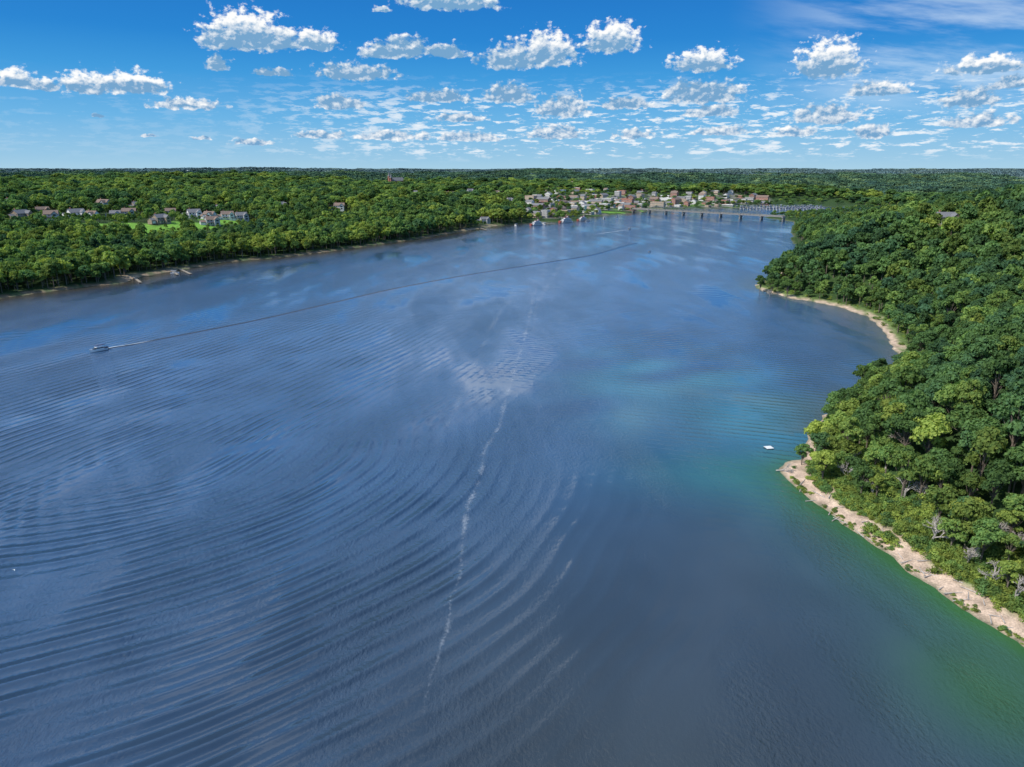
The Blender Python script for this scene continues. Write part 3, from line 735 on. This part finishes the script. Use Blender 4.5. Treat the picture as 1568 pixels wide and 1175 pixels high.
blobs=[(345,74,38,38),(378,74,64,50),(425,74,47,30),(480,74,42,24),(333,107,22,18),
(30,132,38,22),(70,138,30,14),(130,142,42,28),(205,142,57,28),(285,167,56,14),
(590,88,40,20),(620,86,40,26),(685,88,33,18),(545,121,60,22),
(785,104,52,32),(835,98,50,42),(935,78,46,36),(690,14,80,30),
(1075,108,50,28),(1268,116,56,46),(1505,112,66,22),(1345,145,52,18),(1482,164,46,26),(1075,156,70,28),(960,166,42,15),
(670,156,50,16),(780,156,40,24),(862,178,44,28),(520,166,40,18),(1265,188,64,24),(1090,178,45,14),(1495,194,60,18),(1548,134,34,18),
(418,116,30,10),(585,18,14,8),(152,180,12,4),(385,222,32,8),(312,214,16,5),(705,186,40,10),(600,214,60,12),(490,212,40,10),(720,216,50,12),(850,212,45,16),(970,212,34,12),(1215,208,40,12),(1110,206,50,11),(1335,210,30,18),(230,210,16,4)]
f=None; g=None
for u,v,wp,hp in blobs:
    a0,e0=azel(u,v); a1,_=azel(u+wp,v); _,e1=azel(u,v-hp); ww=(a1-a0)*1.08; hh=(e1-e0)*1.12; hb=hh*.30
    q=b.v('MULTIPLY_ADD',Pw,(1/ww,1/hh,-1/hb),(-a0/ww,-(e0+hb*.6)/hh,(e0+hb*.6)/hb))
    q=b.v('MAXIMUM',q,(-1e4,0,0)); ln=b.v('LENGTH',q,out=1)
    f=ln if f is None else b.n('ShaderNodeMath',{0:f,1:ln,2:.2},operation='SMOOTH_MIN').outputs[0]
    g2=b.v('LENGTH',b.v('MULTIPLY',q,(.34,1.2,.0)),out=1)
    g=g2 if g is None else b.m('MINIMUM',g,g2)
n1=b.noise(P2,1.25,7,.62)
n2=b.noise(b.v('ADD',P2,(-.20,.30,0)),1.25,4,.6)
fn=b.m('SUBTRACT',f,b.m('MULTIPLY',b.m('SUBTRACT',n1,.5),2.1))
alpha=b.mr(fn,1.04,.66)
rel=b.m('MULTIPLY',b.m('SUBTRACT',n1,n2),3.2)
sh=b.m('ADD',b.m('ADD',b.mr(g,.12,.80,.0,1.0),rel),b.m('ADD',b.m('MULTIPLY',b.m('SUBTRACT',fn,.5),.3),b.mr(el,6.0,3,0,.35)),clamp=True)
ccol=b.mix(sh,(1.8,3.8,6.2,1),(10.0,10.1,10.1,1))
Ps=b.v('MULTIPLY',P2,(.6,2.0,1))
ns1=b.noise(Ps,1.0,6,.66); nsb=b.noise(b.v('MULTIPLY',P2,(.09,.1,1)),1.0,2)
win=b.m('MULTIPLY',b.mr(el,.4,1.5),b.mr(el,7.0,3.8))
sa=b.m('MULTIPLY',b.mr(b.m('ADD',ns1,b.m('MULTIPLY',b.m('SUBTRACT',nsb,.5),.3)),.50,.60),win)
sa=b.m('MULTIPLY',sa,b.mr(az,-24,-4,.10,.9))
sbm=b.m('MULTIPLY_ADD',b.m('SUBTRACT',ns1,.56),3.5,.5,clamp=True)
base=b.mix(sa,base0,b.mix(sbm,(4.8,6.9,8.8,1),(9.6,9.8,10,1)))
Pc=b.n('ShaderNodeCombineXYZ',{0:b.m('MULTIPLY_ADD',el,.9,b.m('MULTIPLY',az,.25)),1:b.m('MULTIPLY_ADD',az,-.05,b.m('MULTIPLY',el,.55)),2:0.0}).outputs[0]
nci=b.noise(Pc,.5,6,.6)
ci=b.m('MULTIPLY',b.mr(nci,.38,.66,0,.5),b.m('MULTIPLY',b.mr(az,15,28),b.mr(el,2.5,6)))
base=b.mix(ci,base,(7.5,8.8,10,1))
col=b.mix(alpha,base,ccol)
no=b.noise(b.v('MULTIPLY',dirn,(1,1,1.6)),3.2,6,.62)
oh=b.m('MULTIPLY',b.m('MULTIPLY',b.mr(no,.47,.58,0,.9),b.mr(el,12.5,17)),b.mr(az,14,-8,.12,1))  # unseen clouds above the view, added and weighted left for water glints
high=b.mix(oh,base0,(15,15.8,16.6,1))
bg=b.n('ShaderNodeBackground',{0:col,1:.1}); bg2=b.n('ShaderNodeBackground',{0:high,1:.1})
band=b.m('MULTIPLY',b.m('GREATER_THAN',el,-.3),b.m('LESS_THAN',el,12.5))
mxs=b.n('ShaderNodeMixShader',{0:band,1:bg2.outputs[0],2:bg.outputs[0]})
b.n('ShaderNodeOutputWorld',{0:mxs.outputs[0]})

sd=bpy.data.lights.new('sun','SUN'); sd.energy=4.4; sd.angle=R(.53); sd.color=(1,.95,.86)
so=bpy.data.objects.new('sun',sd); scene.collection.objects.link(so)
sv=Vector((math.sin(R(SAZ))*math.cos(R(SEL)),math.cos(R(SAZ))*math.cos(R(SEL)),math.sin(R(SEL))))
so.rotation_euler=sv.to_track_quat('Z','Y').to_euler(); so.location=(0,0,200)

cd=bpy.data.cameras.new('camera'); cd.sensor_width=36; cd.lens=36*F/1568; cd.clip_end=80000; cd.clip_start=1
co=bpy.data.objects.new('camera',cd); scene.collection.objects.link(co); co.location=(0,0,CAM_H); co.rotation_euler=(R(90)-PIT,0,0)
scene.camera=co
